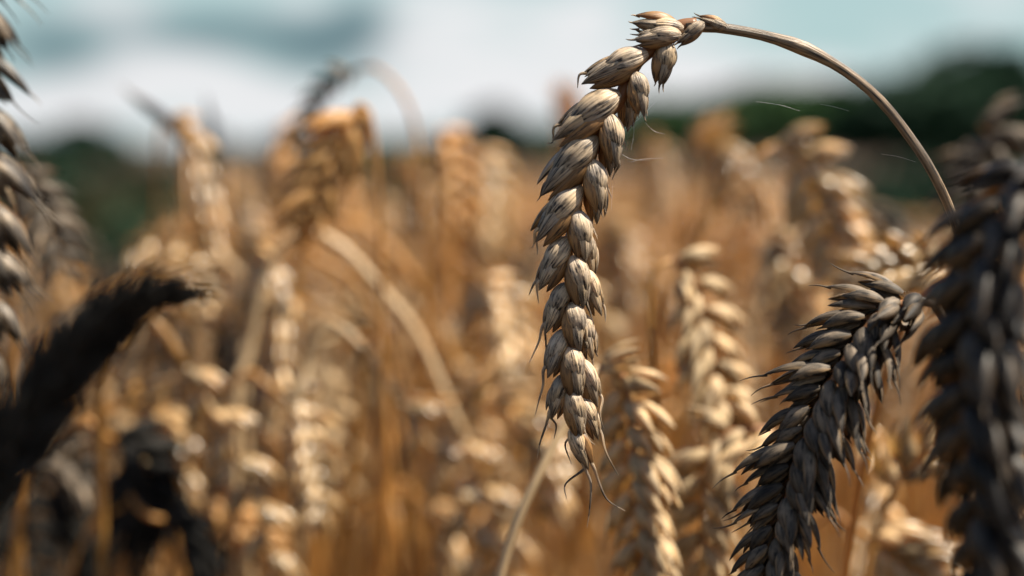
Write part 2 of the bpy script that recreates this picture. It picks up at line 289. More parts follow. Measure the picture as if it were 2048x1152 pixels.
def spikelet(base, d, out, face, sz=1.0, res=(12,9), mode='full', fan=1.0, awns=0.0, opened=0.0):
    """wheat spikelet. base on the rachis, d along it, out = away from the rachis, face = the broad side of the ear.
    Returns florets MB, list of glume MBs, list of awn MBs"""
    d = nrm(d); out = nrm(np.asarray(out)-d*np.dot(out,d)); face = nrm(face-d*np.dot(face,d)-out*np.dot(face,out))
    fl = MB(); gl = []; aw = []
    mm = 0.001*sz
    j = lambda s: rnd(-s, s)
    if mode == 'low':
        for s in (1,-1):
            husk(fl, base+face*s*1.2*mm, d+face*s*0.16*fan+out*j(.1), face*s*0.9+out*0.5, 10.5*mm, 5.0*mm, 4.2*mm, 1.7, 0.02, res, 'glume')
        husk(fl, base+out*1.0*mm, d+out*(0.16+j(.1)), out, 12.0*mm, 4.6*mm, 4.2*mm, 1.7, 0.0, res, 'lemma')
        return fl, gl, aw
    # florets: two pairs of lemmas and a middle one
    for s in (1,-1):
        tp, td = husk(fl, base+face*s*0.8*mm+out*1.0*mm+d*1.6*mm, d+face*s*(0.17+j(.05))*fan+out*(0.10+j(.05)+opened), face*s*0.75+out*0.7, (12.4+j(1.2))*mm, (4.3+j(.4))*mm, 4.0*mm, 1.7, j(.04), res, 'lemma', j(.2))
        if random.random() < awns: m_=MB(); awn(m_, tp, td, rnd(1.5,6)*mm); aw.append(m_)
    tp, td = husk(fl, base+out*1.6*mm+d*2.2*mm, d+out*(0.20+j(.06)+opened)+face*j(.1), out, (12.0+j(1.4))*mm, 4.2*mm, 3.8*mm, 1.8, j(.04), res, 'lemma', j(.4))
    if random.random() < awns: m_=MB(); awn(m_, tp, td, rnd(1.5,5)*mm); aw.append(m_)
    if mode == 'full':
        husk(fl, base-out*0.3*mm+d*2.0*mm, d-out*0.04+face*j(.1), face+out*.2, (10.5+j(1))*mm, 3.9*mm, 3.4*mm, 1.7, 0, res, 'lemma', j(.3))
    # inner kernels: close the gaps
    husk(fl, base+d*1.5*mm+out*0.5*mm, d+out*0.08, face, 8.5*mm, 4.4*mm, 4.4*mm, 3.14, 0, (max(5,res[0]-4), max(6,res[1])), 'glume', tone=0.1)
    for s in (1,-1):
        g = MB()
        tp, td = husk(g, base+face*s*1.5*mm+out*0.1*mm, d+face*s*(0.10+j(.04))*fan+out*(0.02+j(.05)), face*s+out*(0.35+j(.2)), (9.6+j(.8))*mm, (6.0+j(.5))*mm, (4.4+j(.3))*mm, 1.85, 0.0+j(.02), res, 'glume', j(.15))
        if mode == 'full': awn(g, tp, td, rnd(0.7,1.4)*mm, r=0.0003, curl=0.1, n=4)
        gl.append(g)
    return fl, gl, aw

def ear_curve(pts, n): return smooth_path(pts, n)
def build_ear(root, pts, sz=1.0, roll=0.0, n=None, mat='gold', res=(7,6), parts='ear', awns=0.15, mode='mid', facing=None, spread=0.52, fan=1.0, jit=1.0):
    """ear along pts (world, neck to tip). parts: 'ear' one mesh; 'spikelets' each its own part; 'glumes' also sub-parts"""
    path, L = smooth_path(pts, 60)
    face0 = -FW if facing is None else np.asarray(facing, float)
    T, Fc, Rr = frames(path, face0)      # Fc towards the viewer, Rr sideways
    if n is None: n = max(8, int(L/(0.0052*sz)))
    whole = MB()
    o0 = np.asarray(root.location) if root else np.zeros(3)
    path = path-o0
    rc = MB(); tube(rc, path[::6], [0.0011*sz, 0.0009*sz, 0.0006*sz], seg=6, n=30, tone=0.5)
    for i in range(n):
        s = (i+0.3)/n; k = s*59; k0 = int(k); fr_ = k-k0; k1 = min(59, k0+1)
        p = path[k0]*(1-fr_)+path[k1]*fr_; t = T[k0]; f = Fc[k0]; r = Rr[k0]
        f2 = f*math.cos(roll)+r*math.sin(roll); r2 = r*math.cos(roll)-f*math.sin(roll)
        side = 1 if i % 2 else -1; out = r2*side
        th = spread*(1-0.55*s**3)*(1+rnd(-.15,.15)*jit); f2 = nrm(f2+r2*rnd(-.25,.25)*(jit-1))
        if i == n-1: th = 0.05
        sc = sz*(0.78+0.30*math.sin(math.pi*min(1,(s+0.12)))**0.7)*(1+rnd(-.07,.07)*jit)
        if s > 0.9: sc *= 0.82
        d = t*math.cos(th)+out*math.sin(th)+f2*rnd(-.06,.06)*jit*1.5
        fl, gl, aw = spikelet(p+out*0.0009*sz, d, out, f2, sc, res, mode, fan, awns)
        if parts == 'ear':
            for m_ in [fl]+gl+aw: whole.v+=m_.v; whole.f+=[x+whole.n for x in m_.f]; whole.uv+=m_.uv; whole.t+=m_.t; whole.n+=m_.n
        elif parts == 'spikelets':
            for m_ in gl+aw: fl.v+=m_.v; fl.f+=[x+fl.n for x in m_.f]; fl.uv+=m_.uv; fl.t+=m_.t; fl.n+=m_.n
            fl.build('spikelet', mat, root)
        else:
            so = fl.build('spikelet', mat, root)
            for g in gl: g.build('glume', mat, so)
            for g in aw: g.build('awn', mat, so)
    if parts == 'ear':
        for m_ in [rc]: whole.v+=m_.v; whole.f+=[x+whole.n for x in m_.f]; whole.uv+=m_.uv; whole.t+=m_.t; whole.n+=m_.n
        return whole.build('ear', mat, root) if root else whole
    rc.build('rachis', 'rachis', root)
def ribbon(mb, pts, w, n=14, ref=(0,-1,0.2), tw=1.2):
    """dry leaf blade: folded, tapering, twisting"""
    path, L = smooth_path(pts, n); T, A, B = frames(path, ref); u = np.linspace(0,1,n)
    ww = w*np.clip(np.minimum(1, u*8+0.35)*(1-u**2.2), 0.03, 1); ph = tw*u*math.pi
    Ax = A*np.cos(ph)[:,None]+B*np.sin(ph)[:,None]; Bx = B*np.cos(ph)[:,None]-A*np.sin(ph)[:,None]
    c = np.array([-1,-.5,0,.5,1]); h = np.array([.34,.1,0,.1,.34])
    v = path[:,None,:]+0.5*ww[:,None,None]*(c[None,:,None]*Ax[:,None,:]+h[None,:,None]*Bx[:,None,:])
    k = random.randint(0,50)
    uv = np.stack(np.broadcast_arrays(((c+1)/2*.98+.01)[None,:]+k, (u*L*30)[:,None]+k), -1).reshape(-1,2)
    mb.add(v.reshape(-1,3), gfaces(n,5), uv, rnd(0,1))

def ground_stem(neck, T0, gx=None, gy=None, lift=0.006, reach=0.018):
    """points from the neck of a nodding ear over a crook down to the ground"""
    h = np.array([T0[0], T0[1], 0.0]); hl = np.linalg.norm(h); hd = h/hl if hl > 0.15 else np.array([1 if random.random()<.5 else -1, .2, 0.])*1.0
    a = neck-T0*reach*0.5
    if T0[2] < 0:
        b = neck-hd*reach*0.75+np.array([0,0,lift]) if T0[2] > -0.8 else neck-hd*reach*0.45+np.array([0,0,reach*0.75])
        if T0[2] <= -0.8: a = neck+np.array([0,0,reach*0.45])-hd*reach*.08
        c = neck-hd*reach*2.2+np.array([0,0,-0.05])
    else:
        b = neck-T0*reach; c = neck-T0*reach*2
    g = np.array([c[0]-hd[0]*0.05 if gx is None else gx, c[1]-hd[1]*.05 if gy is None else gy, 0.0])
    m = c*0.5+g*0.5+np.array([0,0,0.0])-hd*0.012
    return [neck, a, b, c, m, g]

# ============================================================ SETTING
def sheet(name, x0, x1, y0, y1, z, mat, nx=2, ny=2):
    xs = np.linspace(x0,x1,nx); ys = np.linspace(y0,y1,ny); X, Y = np.meshgrid(xs, ys, indexing='ij')
    v = np.stack([X, Y, 0*X+z], -1).reshape(-1,3); o_ = MB(); o_.add(v, gfaces(nx,ny)[:,::-1], v[:,:2]*0.1, 0.5)
    return tag(o_.build(name, mat), kind='structure')
SLOPE_END = 34.0; DROP = 0.46
def zg(y):
    """height of the ground: level round the camera, then falling gently to the tree line"""
    return -DROP*max(0.0, min(1.0, (y-1.5)/(SLOPE_END-1.5)))
ys = np.r_[-60, 0, 1.5, np.linspace(3, SLOPE_END, 12), 60, 200, 900, 2500]; xs = np.linspace(-1500, 1500, 5)
gx_, gy_ = np.meshgrid(xs, ys, indexing='ij'); gv = np.stack([gx_, gy_, np.vectorize(zg)(gy_)], -1).reshape(-1,3)
gm = MB(); gm.add(gv, gfaces(len(xs), len(ys)), gv[:,:2]*.1, .5); tag(gm.build('ground', 'soil'), kind='structure')

# trees along the far edge of the field
def crown_mesh(name, mat, n, leaf, lumps):
    mb = MB(); L_ = []
    for (cx, cy, cz, r) in lumps:
        k = int(n*r*r/sum(l[3]**2 for l in lumps)); u = rng.normal(size=(k,3)); u /= np.linalg.norm(u,axis=1)[:,None]
        rad = r*(0.55+0.5*rng.random(k)**0.6); rad *= 1+0.18*np.sin(u[:,0]*5+cx*9)*np.cos(u[:,2]*6+cy*7)
        L_.append(np.array([cx,cy,cz])+u*rad[:,None]*np.array([1,1,.85]))
    c = np.vstack(L_); k = len(c); a = rng.normal(size=(k,3)); a /= np.linalg.norm(a,axis=1)[:,None]; b = np.cross(a, rng.normal(size=(k,3))); b /= np.linalg.norm(b,axis=1)[:,None]
    s = leaf*(0.6+0.8*rng.random(k))[:,None]; v = np.stack([c-a*s, c-b*s*.6, c+a*s, c+b*s*.6], 1).reshape(-1,3)
    mb.add(v, np.arange(4*k).reshape(-1,4), np.tile([[0.5,0.5]], (4*k,1)), 0.5)
    me = mb.mesh(name); me.materials.append(M[mat]); return me
def lumps(w, h, n, z0):
    out = []
    for i in range(n):
        u = rnd(-1,1); out.append((u*w*.5*.8, rnd(-.3,.3)*w*.5, z0+(h-z0)*(0.3+0.5*random.random()*(1-abs(u)*.6)), rnd(.2,.3)*min(w,h)))
    return out
def trunk_mb(h, r):
    mb = MB(); tube(mb, [[0,0,-0.1],[.05*h,0,h*.3],[0,.03*h,h*.75]], [r,r*.75,r*.3], seg=8, n=10)
    for i in range(5):
        a = rnd(0,6.28); z = h*rnd(.3,.55); q = np.array([math.cos(a), math.sin(a), 0])
        tube(mb, [np.array([.03*h,0,z]), np.array([.03*h,0,z+h*.1])+q*h*.12, np.array([0,0,z+h*.25])+q*h*.28], [r*.4,r*.25,r*.08], seg=6, n=8)
    return mb
TREE_H = 6.0
tree_proto = []
for mat, wd, nl in (('leafgreen', 6.5, 9), ('leafdark', 7.5, 11), ('leafdark', 5.5, 8), ('leafgreen', 5.0, 7)):
    tree_proto.append((crown_mesh('crown', mat, 4200, 0.30, lumps(wd, TREE_H, nl, 0.8)), trunk_mb(TREE_H, .22).mesh('trunk')))
for _, tm in tree_proto: tm.materials.append(M['bark'])
# px centre, top px (y in the photo), distance, prototype, label
TREES = [
 (30, 282, 120, 1, 'dark tree at the field edge behind the awned wheat ear at the left border'),
 (150, 255, 110, 1, 'dark rounded tree on the left horizon, left of the two dark raised leaves'),
 (235, 272, 125, 2, 'small dark tree on the left horizon just under the slanting dark leaf'),
 (430, 280, 130, 2, 'low dark tree on the horizon between the slanting leaf and the blurred brown wheat ear'),
 (560, 285, 140, 1, 'low dark tree on the horizon behind the dark arching wheat ear'),
 (760, 285, 140, 0, 'low green tree on the horizon directly right of the blurred orange ear'),
 (850, 282, 130, 3, 'low green tree on the horizon left of the small dark green tree'),
 (1010, 232, 105, 2, 'small dark green tree on the horizon left of the sharp central wheat ear'),
 (1105, 262, 120, 0, 'green tree just left of the sharp central wheat ear on the horizon'),
 (1290, 232, 115, 3, 'green tree on the horizon touching the right edge of the sharp central ear'),
 (1380, 208, 100, 0, 'taller green tree on the horizon inside the arch of the sharp wheat stem'),
 (1500, 190, 110, 1, 'dark green tree on the horizon in the middle of the sharp stem arch'),
 (1620, 182, 100, 0, 'green tree on the horizon below the highest part of the sharp stem arch'),
 (1740, 182, 105, 1, 'dark tree on the horizon crossed by the descending sharp stem'),
 (1860, 168, 95, 1, 'dark tree just outside the arch of the sharp stem'),
 (1960, 118, 80, 1, 'very dark tallest tree on the right horizon above the dark wheat ear'),
 (2045, 128, 85, 2, 'very dark tree cut by the right border of the photo'),
]
for (px, py, dist, k, lab) in TREES:
    dist *= .46; p = P(px, py-(287-min(py,270))*.18-16, dist); z0 = -DROP; h = p[2]-z0; e = empty('tree', (p[0], p[1], z0)); s = h/max(v.co.z for v in tree_proto[k][0].vertices)
    e.scale = (s*1.25, s, s); e.rotation_euler = (0,0,rnd(-.5,.5)); tag(e, lab, 'tree', 'trees along the far edge of the field')
    link('crown', tree_proto[k][0], e); link('trunk', tree_proto[k][1], e)
# low dark bushes in the hollow of the field
bush_proto = [crown_mesh('leaves', 'leafdark', 2600, 0.035, [(rnd(-.5,.5), rnd(-.25,.25), rnd(.28,.62), rnd(.22,.3)) for _ in range(8)]),
              crown_mesh('leaves', 'leafolive', 2600, 0.035, [(rnd(-.5,.5), rnd(-.25,.25), rnd(.28,.62), rnd(.22,.3)) for _ in range(8)])]
BUSH = [(60,330,7.6,0,'dark green bush at the left border behind the awned wheat ear'),
 (150,296,8.2,0,'dark green bush in the hollow of the field under the dark rounded tree'),
 (240,318,7.0,1,'olive bush in the hollow of the field left of the lit upright ear'),
 (300,300,8.5,0,'dark bush directly left of the lit ear with a dark raised leaf'),
 (210,385,5.6,0,'dark bush low in the hollow of the field, nearest of the left bushes'),
 (110,375,5.2,1,'olive-brown bush at the left, low in the hollow beside the awned ear'),
 (290,400,5.0,0,'dark bush in the hollow just left of the upright lit ear, lowest of its row'),
 (1800,400,5.4,0,'dark bush in front of the right bushes, just inside the falling stem'),
 (1930,360,6.0,0,'dark bush behind the upper left edge of the black ear at the right'),
 (740,318,9.5,0,'dark green bush right of the blurred orange ear'),
 (820,322,10.5,1,'olive bush beside the dark green bush in the centre left of the horizon'),
 (1770,318,8.0,0,'dark bush beyond the wheat, inside the falling end of the sharp stem'),
 (1860,300,9.0,0,'dark bush just below the tallest dark tree at the right'),
 (2010,290,8.5,0,'dark bush behind the top of the big dark ear at the right border'),
 (1650,330,11.0,1,'olive bush beyond the wheat under the middle of the sharp stem arch')]
for (px, py, dist, k, lab) in BUSH:
    p = P(px, py, dist); e = empty('bush', (p[0], p[1], zg(p[1]))); s = (p[2]-zg(p[1]))/max(v.co.z for v in bush_proto[k].vertices)
    e.scale = (s,s,s); e.rotation_euler = (0,0,rnd(-.4,.4)); tag(e, lab, 'bush', 'low bushes in the field')
    link('leaves', bush_proto[k], e); t_ = MB()
    for i in range(5): tube(t_, [[rnd(-.05,.05),rnd(-.05,.05),-.02],[rnd(-.2,.2),rnd(-.1,.1),.3],[rnd(-.45,.45),rnd(-.2,.2),.6]], [.018,.012,.004], seg=5, n=7)
    t_.build('stem', 'bark', e)

# ============================================================ HERO EAR
def px_pts(l, d): return [P(q[0], q[1], d if len(q) < 3 else q[2]) for q in l]
hero = empty('wheat_stalk', (P(2000, 576, .352)[0], P(2000,576,.352)[1], 0)); O = np.array(hero.location)
tag(hero, 'sharp wheat stalk arching against the sky, its grey-cream ear hanging down the middle', 'wheat stalk')
spine = [(1392,50),(1345,66),(1297,97),(1258,158),(1222,215),(1190,272),(1166,340),(1151,400),(1143,470),(1140,540),(1138,610),(1137,680),(1140,750),(1150,810),(1160,860),(1170,915)]
rp, rl = smooth_path(px_pts(spine, FOC+0.001), 90); rT, rF, rR = frames(rp, -FW)
rc = MB(); zig = np.sin(np.linspace(0, 15*math.pi, 90))*0.0007
tube(rc, rp-O+rR*zig[:,None], [0.0017,0.0016,0.0012,0.0008], seg=8, n=120, tone=0.4); rc.build('rachis', 'rachis', hero)
# stem: neck -> arch -> behind the dark ear -> ground
st = [(1372,56),(1410,54),(1450,57),(1530,72),(1610,98),(1690,142),(1760,200),(1820,275),(1865,345),(1905,432,.333),(1935,540,.338),(1955,700,.345),(1975,1000,.352)]
sp_ = px_pts(st, FOC); g0 = np.array([O[0], O[1], 0.0]); l0 = sp_[-1]; sp_ += [l0+(g0-l0)*q for q in (.06,.18,.4,.7,1)]
sb = MB(); tube(sb, [q-O for q in sp_], [0.00125,0.00098,0.00095,0.0012,0.0016,0.0019,0.0021], seg=14, n=260, tone=0.5, joints=(0.030,)); sb.build('stem', 'stem_hero', hero)
RI = 0.0001162  # metres per photo pixel at the ear
def near_spine(p):
    k = int(np.argmin(np.linalg.norm(rp-p, axis=1))); return k
def hero_spk(b, t, fwd, side, awns=(), mode='full', fan=1.0, roll=0.0, sc=None, lean=0.10, wid=1.0, mat='hero', res=(18,13)):
    """b,t base and tip; fwd = mm towards the camera; side -1/+1 which side of the rachis it grows on"""
    B = P(b[0], b[1], FOC); T_ = P(t[0], t[1], FOC); d = T_-B; ln = np.linalg.norm(d); d = nrm(nrm(d)-FW*lean)
    k = near_spine(B); out = -rR[k]*side; out = nrm(out-d*np.dot(out,d)); face = nrm(np.cross(d, out)); face = face if np.dot(face, -FW) > 0 else -face
    if roll: face, out = face*math.cos(roll)+out*math.sin(roll), out*math.cos(roll)-face*math.sin(roll)
    B = B-FW*fwd*0.001-O; j = lambda s_: rnd(-s_, s_); w = ln*wid; fl = MB(); tips = []; k_ = 1.0
    hi = mode == 'full'
    # far side florets
    husk(fl, B-face*.06*ln+d*.10*ln, d-out*.05-face*.10+out*j(.06), -face+out*.3, .80*ln, .34*w, .26*w, 1.8, 0, (12,9), 'lemma')
    tips.append(husk(fl, B-face*.02*ln+d*.12*ln+out*.03*ln, d+out*(.10+j(.05))-face*.04, out-face*.3, (.78+j(.05))*ln, .30*w, .26*w, 1.7, j(.03), res, 'lemma', j(.3)))
    # inner, lower floret: underside shade put into its darker orange
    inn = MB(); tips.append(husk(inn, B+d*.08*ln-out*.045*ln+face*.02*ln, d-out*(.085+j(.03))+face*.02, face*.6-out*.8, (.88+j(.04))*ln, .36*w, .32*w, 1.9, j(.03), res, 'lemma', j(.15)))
    # main lemma carrying the tip
    tips.insert(0, husk(fl, B+face*.045*ln+d*.05*ln, d, face*.9+out*.15, .95*ln, .36*w, .27*w, 1.75, -.02, res, 'lemma', j(.15)))
    if hi: tips.append(husk(fl, B+face*.02*ln+d*.20*ln+out*.04*ln, d+out*(.05+j(.04)), face*.4+out*.8, (.66+j(.08))*ln, .27*w, .22*w, 1.7, j(.03), res, 'lemma', j(.2)))
    # swollen grain body inside
    husk(fl, B+d*.04*ln, d, face, .62*ln, .34*w, .34*w, 3.14, 0, (10,13), 'glume', tone=.2)
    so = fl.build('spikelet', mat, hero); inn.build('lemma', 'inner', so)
    g = MB(); tp, td = husk(g, B+face*.075*ln-d*.01*ln+out*.012*ln, d+out*(.05+j(.03))*fan+face*.02, face+out*(.20+j(.15)), (.73+j(.05))*ln, .50*w, .32*w, 1.95, -.03+j(.02), res, 'glume', j(.12))
    awn(g, tp-td*.0003, nrm(td+out*j(.3)), rnd(.6,1.3)*.001, r=.00030, curl=.25, n=5); g.build('glume', mat, so)
    g = MB(); tp, td = husk(g, B-face*.07*ln, d+out*.04-face*.04, -face+out*.3, .62*ln, .40*w, .28*w, 1.85, 0, (10,9), 'glume'); g.build('glume', mat, so)
    for i, a in enumerate(awns):
        m_ = MB(); dz = FOC-0.001*fwd*0.6-0.0005; pts = [P(q[0],q[1],dz)-O for q in a]; tp, td = min(tips, key=lambda q: np.linalg.norm(q[0]-pts[0]))
        if tp is not None: pts = [tp-td*.0012, tp+td*.0006]+[p for p in pts if np.dot(p-tp, td) > .0015]
        if len(pts) < 3: pts.append(pts[-1]+td*.0012+out*.0004)
        tube(m_, pts, [0.00050,0.00032,0.00022,0.00008], seg=5, n=18, cap=False); m_.build('awn', mat, so)
    if not awns:
        for tp, td in tips[:3]:
            m_ = MB(); awn(m_, tp, td, rnd(.0006,.002), r=.00025, curl=.3, n=5); m_.build('awn', mat, so)
    return so
H = hero_spk
# back row first (darker, behind)
H((1262,165),(1258,262),-2.5, 1, lean=-.1, mode='mid', awns=[[(1250,235),(1258,268),(1253,300)]])
H((1222,250),(1222,352),-2.5, 1, lean=-.1, mode='mid', awns=[[(1215,330),(1222,362),(1223,395)]])
H((1190,340),(1196,448),-2.5, 1, lean=-.1, mode='mid', awns=[[(1190,425),(1196,455),(1195,478)]])
H((1170,465),(1186,560),-2.5, 1, lean=-.1, mode='mid')
H((1168,540),(1204,632),-1.0, 1, lean=0, mode='mid', awns=[[(1196,610),(1203,628),(1211,643)]])
H((1162,628),(1186,722),-1.5, 1, lean=0, mode='mid')
H((1160,720),(1196,815),-1.0, 1, lean=0, mode='mid', awns=[[(1188,790),(1200,830),(1207,858)]])
H((1162,795),(1198,880),-1.0, 1, lean=0, mode='mid', awns=[[(1190,858),(1212,905),(1236,950)]])
# left row
H((1292,112),(1160,172), 0.5,-1, fan=1.3, sc=1.16, awns=[[(1172,160),(1162,168),(1155,176)]])
H((1236,192),(1104,284), 0.8,-1, fan=1.1, wid=1.08, awns=[[(1118,272),(1106,283),(1095,287)]])
H((1193,280),(1080,394), 0.8,-1, fan=1.1, wid=1.08, awns=[[(1090,380),(1080,394),(1074,402)]])
H((1162,376),(1070,486), 0.8,-1, fan=1.2, wid=1.08, awns=[[(1078,470),(1068,488),(1062,497)],[(1085,470),(1074,492),(1075,508)]])
H((1139,478),(1076,582), 0.8,-1, fan=1.2, wid=1.08, awns=[[(1082,560),(1070,578),(1058,590)],[(1088,566),(1074,580),(1077,606)]])
H((1137,568),(1090,668), 0.8,-1, fan=1.1, wid=1.08, awns=[[(1092,650),(1078,682),(1068,705),(1058,727)],[(1100,650),(1092,690),(1090,712)]])
H((1133,660),(1094,756), 0.8,-1, fan=1.1, wid=1.08, awns=[[(1096,735),(1086,770),(1078,800),(1070,832)]])
H((1130,750),(1102,838), 0.8,-1, fan=1.1, wid=1.08, awns=[[(1104,815),(1092,850),(1080,885),(1074,918)],[(1118,815),(1112,850),(1108,878)]])
# front / right row
H((1332,86),(1317,176), 0.5, 1, fan=1.2, wid=1.35)
H((1266,150),(1286,240), 2.2, 1, roll=.15, wid=1.18)
H((1212,232),(1231,338), 2.2, 1, roll=.15, wid=1.18, awns=[[(1226,318),(1230,345),(1224,360)]])
H((1180,324),(1200,428), 2.2, 1, roll=.15, wid=1.18)
H((1151,424),(1170,528), 2.4, 1, roll=.1, wid=1.18, awns=[[(1155,500),(1154,525),(1153,548)]])
H((1143,514),(1166,618), 2.4, 1, roll=.1, wid=1.18, awns=[[(1168,600),(1180,625),(1188,650)]])
H((1141,606),(1158,706), 2.4, 1, roll=.05, wid=1.18, awns=[[(1164,680),(1160,715),(1158,740)]])
H((1138,694),(1156,796), 2.4, 1, roll=.05, wid=1.18, awns=[[(1150,775),(1155,820),(1159,862),(1160,895)]])
H((1139,780),(1162,872), 2.2, 1, roll=0, wid=1.18, awns=[[(1128,850),(1131,885),(1143,928)],[(1168,860),(1178,880),(1190,890)]])
H((1146,850),(1176,938), 1.2,-1, roll=0, sc=0.82, awns=[[(1172,925),(1181,965),(1180,1010),(1174,1055)],[(1188,915),(1198,965),(1215,1000),(1250,1022)],[(1131,905),(1126,940),(1131,968),(1133,998)]])
# the cluster at the top of the bend and the small bracts on the neck
H((1364,58),(1260,48), 0.2, 1, sc=0.88, fan=.9)
H((1358,74),(1262,84), 1.6,-1, sc=0.90, fan=1.1)
H((1408,48),(1350,90), 0.6,-1, mode='mid', sc=0.60, fan=.6)
H((1452,55),(1394,38), 0.3, 1, mode='low', sc=0.50, fan=.35)

# ============================================================ NEAR EARS (sharp or half sharp)
def stalk(px, d, label, sz=1.0, roll=0.0, mat='gold', smat='stem', parts='ear', res=(7,6), n=None, awns=.15, stem=None, ground=None, dd=0.0, mode='mid', spread=.52, fan=1.0, group=None, rs=1.0, jit=1.0):
    """one traced stalk: ear spine px [(x,y)...] at distance d (dd = distance change towards the tip)"""
    k = len(px); pts = [P(q[0], q[1], (q[2] if len(q) > 2 else d+dd*i/(k-1))) for i, q in enumerate(px)]
    T0 = nrm(pts[1]-pts[0])
    if stem is not None:
        sp = [P(q[0], q[1], (q[2] if len(q) > 2 else d)) for q in stem]; last = sp[-1]; prev = sp[-2] if len(sp) > 1 else pts[0]
        hz = nrm(last-prev); g = np.array([last[0]+hz[0]*0.06, last[1], 0.0]) if ground is None else np.array([ground[0], ground[1], 0.0])
        sp = [pts[0]]+sp+[last+(g-last)*q for q in (.05,.15,.35,.65,1)]
    else:
        sp = ground_stem(pts[0], T0); g = sp[-1]
    e = empty('wheat_stalk', g); tag(e, label, 'wheat stalk', group)
    o0 = np.array(g); sm = MB(); tube(sm, [q-o0 for q in sp], tone=.6, rad=[0.0010*rs,0.0012*rs,0.0016*rs,0.0020*rs], seg=8, n=130, joints=(0.55,)); sm.build('stem', smat, e)
    build_ear(e, pts, sz, roll, n, mat, res, parts, awns, mode, spread=spread, fan=fan, jit=jit)
    return e
# second sharp ear, lower right
stalk([(1838,600),(1795,606),(1745,640),(1700,705),(1655,780),(1618,860),(1588,950),(1560,1050),(1535,1160),(1520,1230)], .322, 'dense dark-grey wheat ear in focus, hanging diagonally down to the bottom border',
      sz=.93, roll=.95, mat='sooty_shade', smat='stem_shade', parts='glumes', res=(12,8), n=36, awns=.75, mode='full', stem=[(1858,598,.324),(1874,618,.327),(1915,690,.334),(1960,820,.345)], spread=.72, fan=1.7, jit=2.0)
# big dark ear at the right border, in front of the focus
stalk([(2100,325),(2045,372),(1992,470),(1964,600),(1955,750),(1958,920),(1968,1080),(1985,1240)], .268, 'big out-of-focus nearly black wheat ear filling the right border below the trees',
      sz=1.15, roll=1.25, mat='shade', smat='stem_shade', parts='spikelets', res=(9,7), n=26, awns=.4, mode='full', spread=.68, fan=1.5, jit=2.0, stem=[(2110,300),(2135,420),(2150,700)])
# awned ear at the left border
stalk([(-112,-120),(-102,40),(-92,180),(-80,330),(-66,480),(-52,600),(-40,720)], .285, 'half-blurred wheat ear with long curved awns cut by the left border of the photo',
      sz=1.15, roll=-.5, mat='painted_light', smat='stem_shade', parts='glumes', res=(11,8), n=17, awns=1.0, mode='full', spread=.62, fan=1.5, stem=[(-90,-170),(-130,-140),(-170,0)])
# dark arching ear, lower left, close to the lens
stalk([(-95,1075),(-20,960),(50,850),(110,760),(170,690),(235,626),(300,594),(365,582)], .238, 'black out-of-focus wheat ear silhouette arching up from the lower left border', sz=.74, roll=.9, mat='black', smat='stem_shade',
      parts='spikelets', res=(8,7), n=26, awns=.1, mode='full', spread=.34, fan=.9, stem=[(-150,1180),(-190,1330)])
# pale ears close behind the sharp one
stalk([(1196,735),(1240,745),(1258,810),(1268,890),(1278,980),(1290,1080),(1305,1200)], .395, 'golden sunlit wheat ear just behind and right of the tip of the sharp central ear', sz=1.08, roll=.95, mat='straw', parts='spikelets', res=(11,8), n=20, spread=.74, fan=1.2, jit=1.8, mode='full', stem=[(1165,790,.392),(1118,872,.388),(1085,935,.386),(1040,1030,.385),(1000,1152,.385),(965,1330,.386)], smat='stem_pale', rs=1.25, ground=(P(940,1330,.386)[0], P(940,1330,.386)[1]))
stalk([(1345,520),(1385,560),(1408,640),(1425,730),(1450,820),(1480,900)], .43, 'sunlit cream wheat ear between the sharp central ear and the dark-grey sharp ear', sz=1.05, roll=-.5, mat='straw', parts='spikelets', res=(9,7), n=15, spread=.70, fan=1.1, jit=1.6, mode='full', stem=[(1310,535),(1300,640),(1315,900)])
stalk([(1545,862),(1490,858),(1440,880),(1415,950),(1405,1040),(1410,1160)], .41, 'blurred ear bending over just left of the dark-grey sharp ear, low down', sz=1.02, roll=.6, mat='straw', parts='spikelets', res=(9,7), n=15, spread=.72, fan=1.1, jit=1.6, mode='full', stem=[(1570,880),(1580,1000)])
stalk([(1548,290),(1600,320),(1640,400),(1668,480),(1690,570)], .50, 'tall blurred wheat ear curving down under the middle of the sharp stem arch', sz=1.25, roll=.4, mat='gold', res=(8,7), n=14, spread=.6, fan=1.3, stem=[(1500,320),(1440,380),(1400,480),(1370,620)])
stalk([(1535,455),(1565,500),(1580,580),(1600,660),(1615,720)], .53, 'slender blurred ear hanging left of the tall curving ear under the stem arch', sz=1.15, roll=.1, res=(7,6), n=13)
stalk([(1786,985),(1800,950),(1835,915),(1880,905),(1915,950)], .42, 'small pale ear on a thin upright stem between dark-grey ear and black ear', sz=1.05, roll=.2, res=(8,7), n=9, stem=[(1765,1030),(1740,1110),(1720,1250)])
stalk([(1735,1075),(1790,1110),(1850,1160),(1900,1230)], .44, 'pale ear at the bottom border between the dark-grey ear and the black ear', sz=1.2, roll=.2, res=(8,7), n=12)
stalk([(1900,548),(1850,535),(1800,540),(1740,560),(1700,600)], .45, 'cream ear lying nearly level above the top of the dark-grey sharp ear', sz=1.0, roll=.2, res=(7,6), n=12)
stalk([(1960,250),(2000,255),(1985,300),(1950,350),(1920,420)], .50, 'brownish ear top behind the head of the black ear at the right border', sz=1.1, roll=.2, mat='sooty_shade', res=(7,6), n=12, stem=[(1975,262),(2000,330),(2010,500)])
stalk([(2020,640),(2035,760),(2050,900),(2060,1050)], .36, 'thin bright ear edge at the right border behind the black ear', sz=1.0, roll=.5, res=(7,6), n=14)
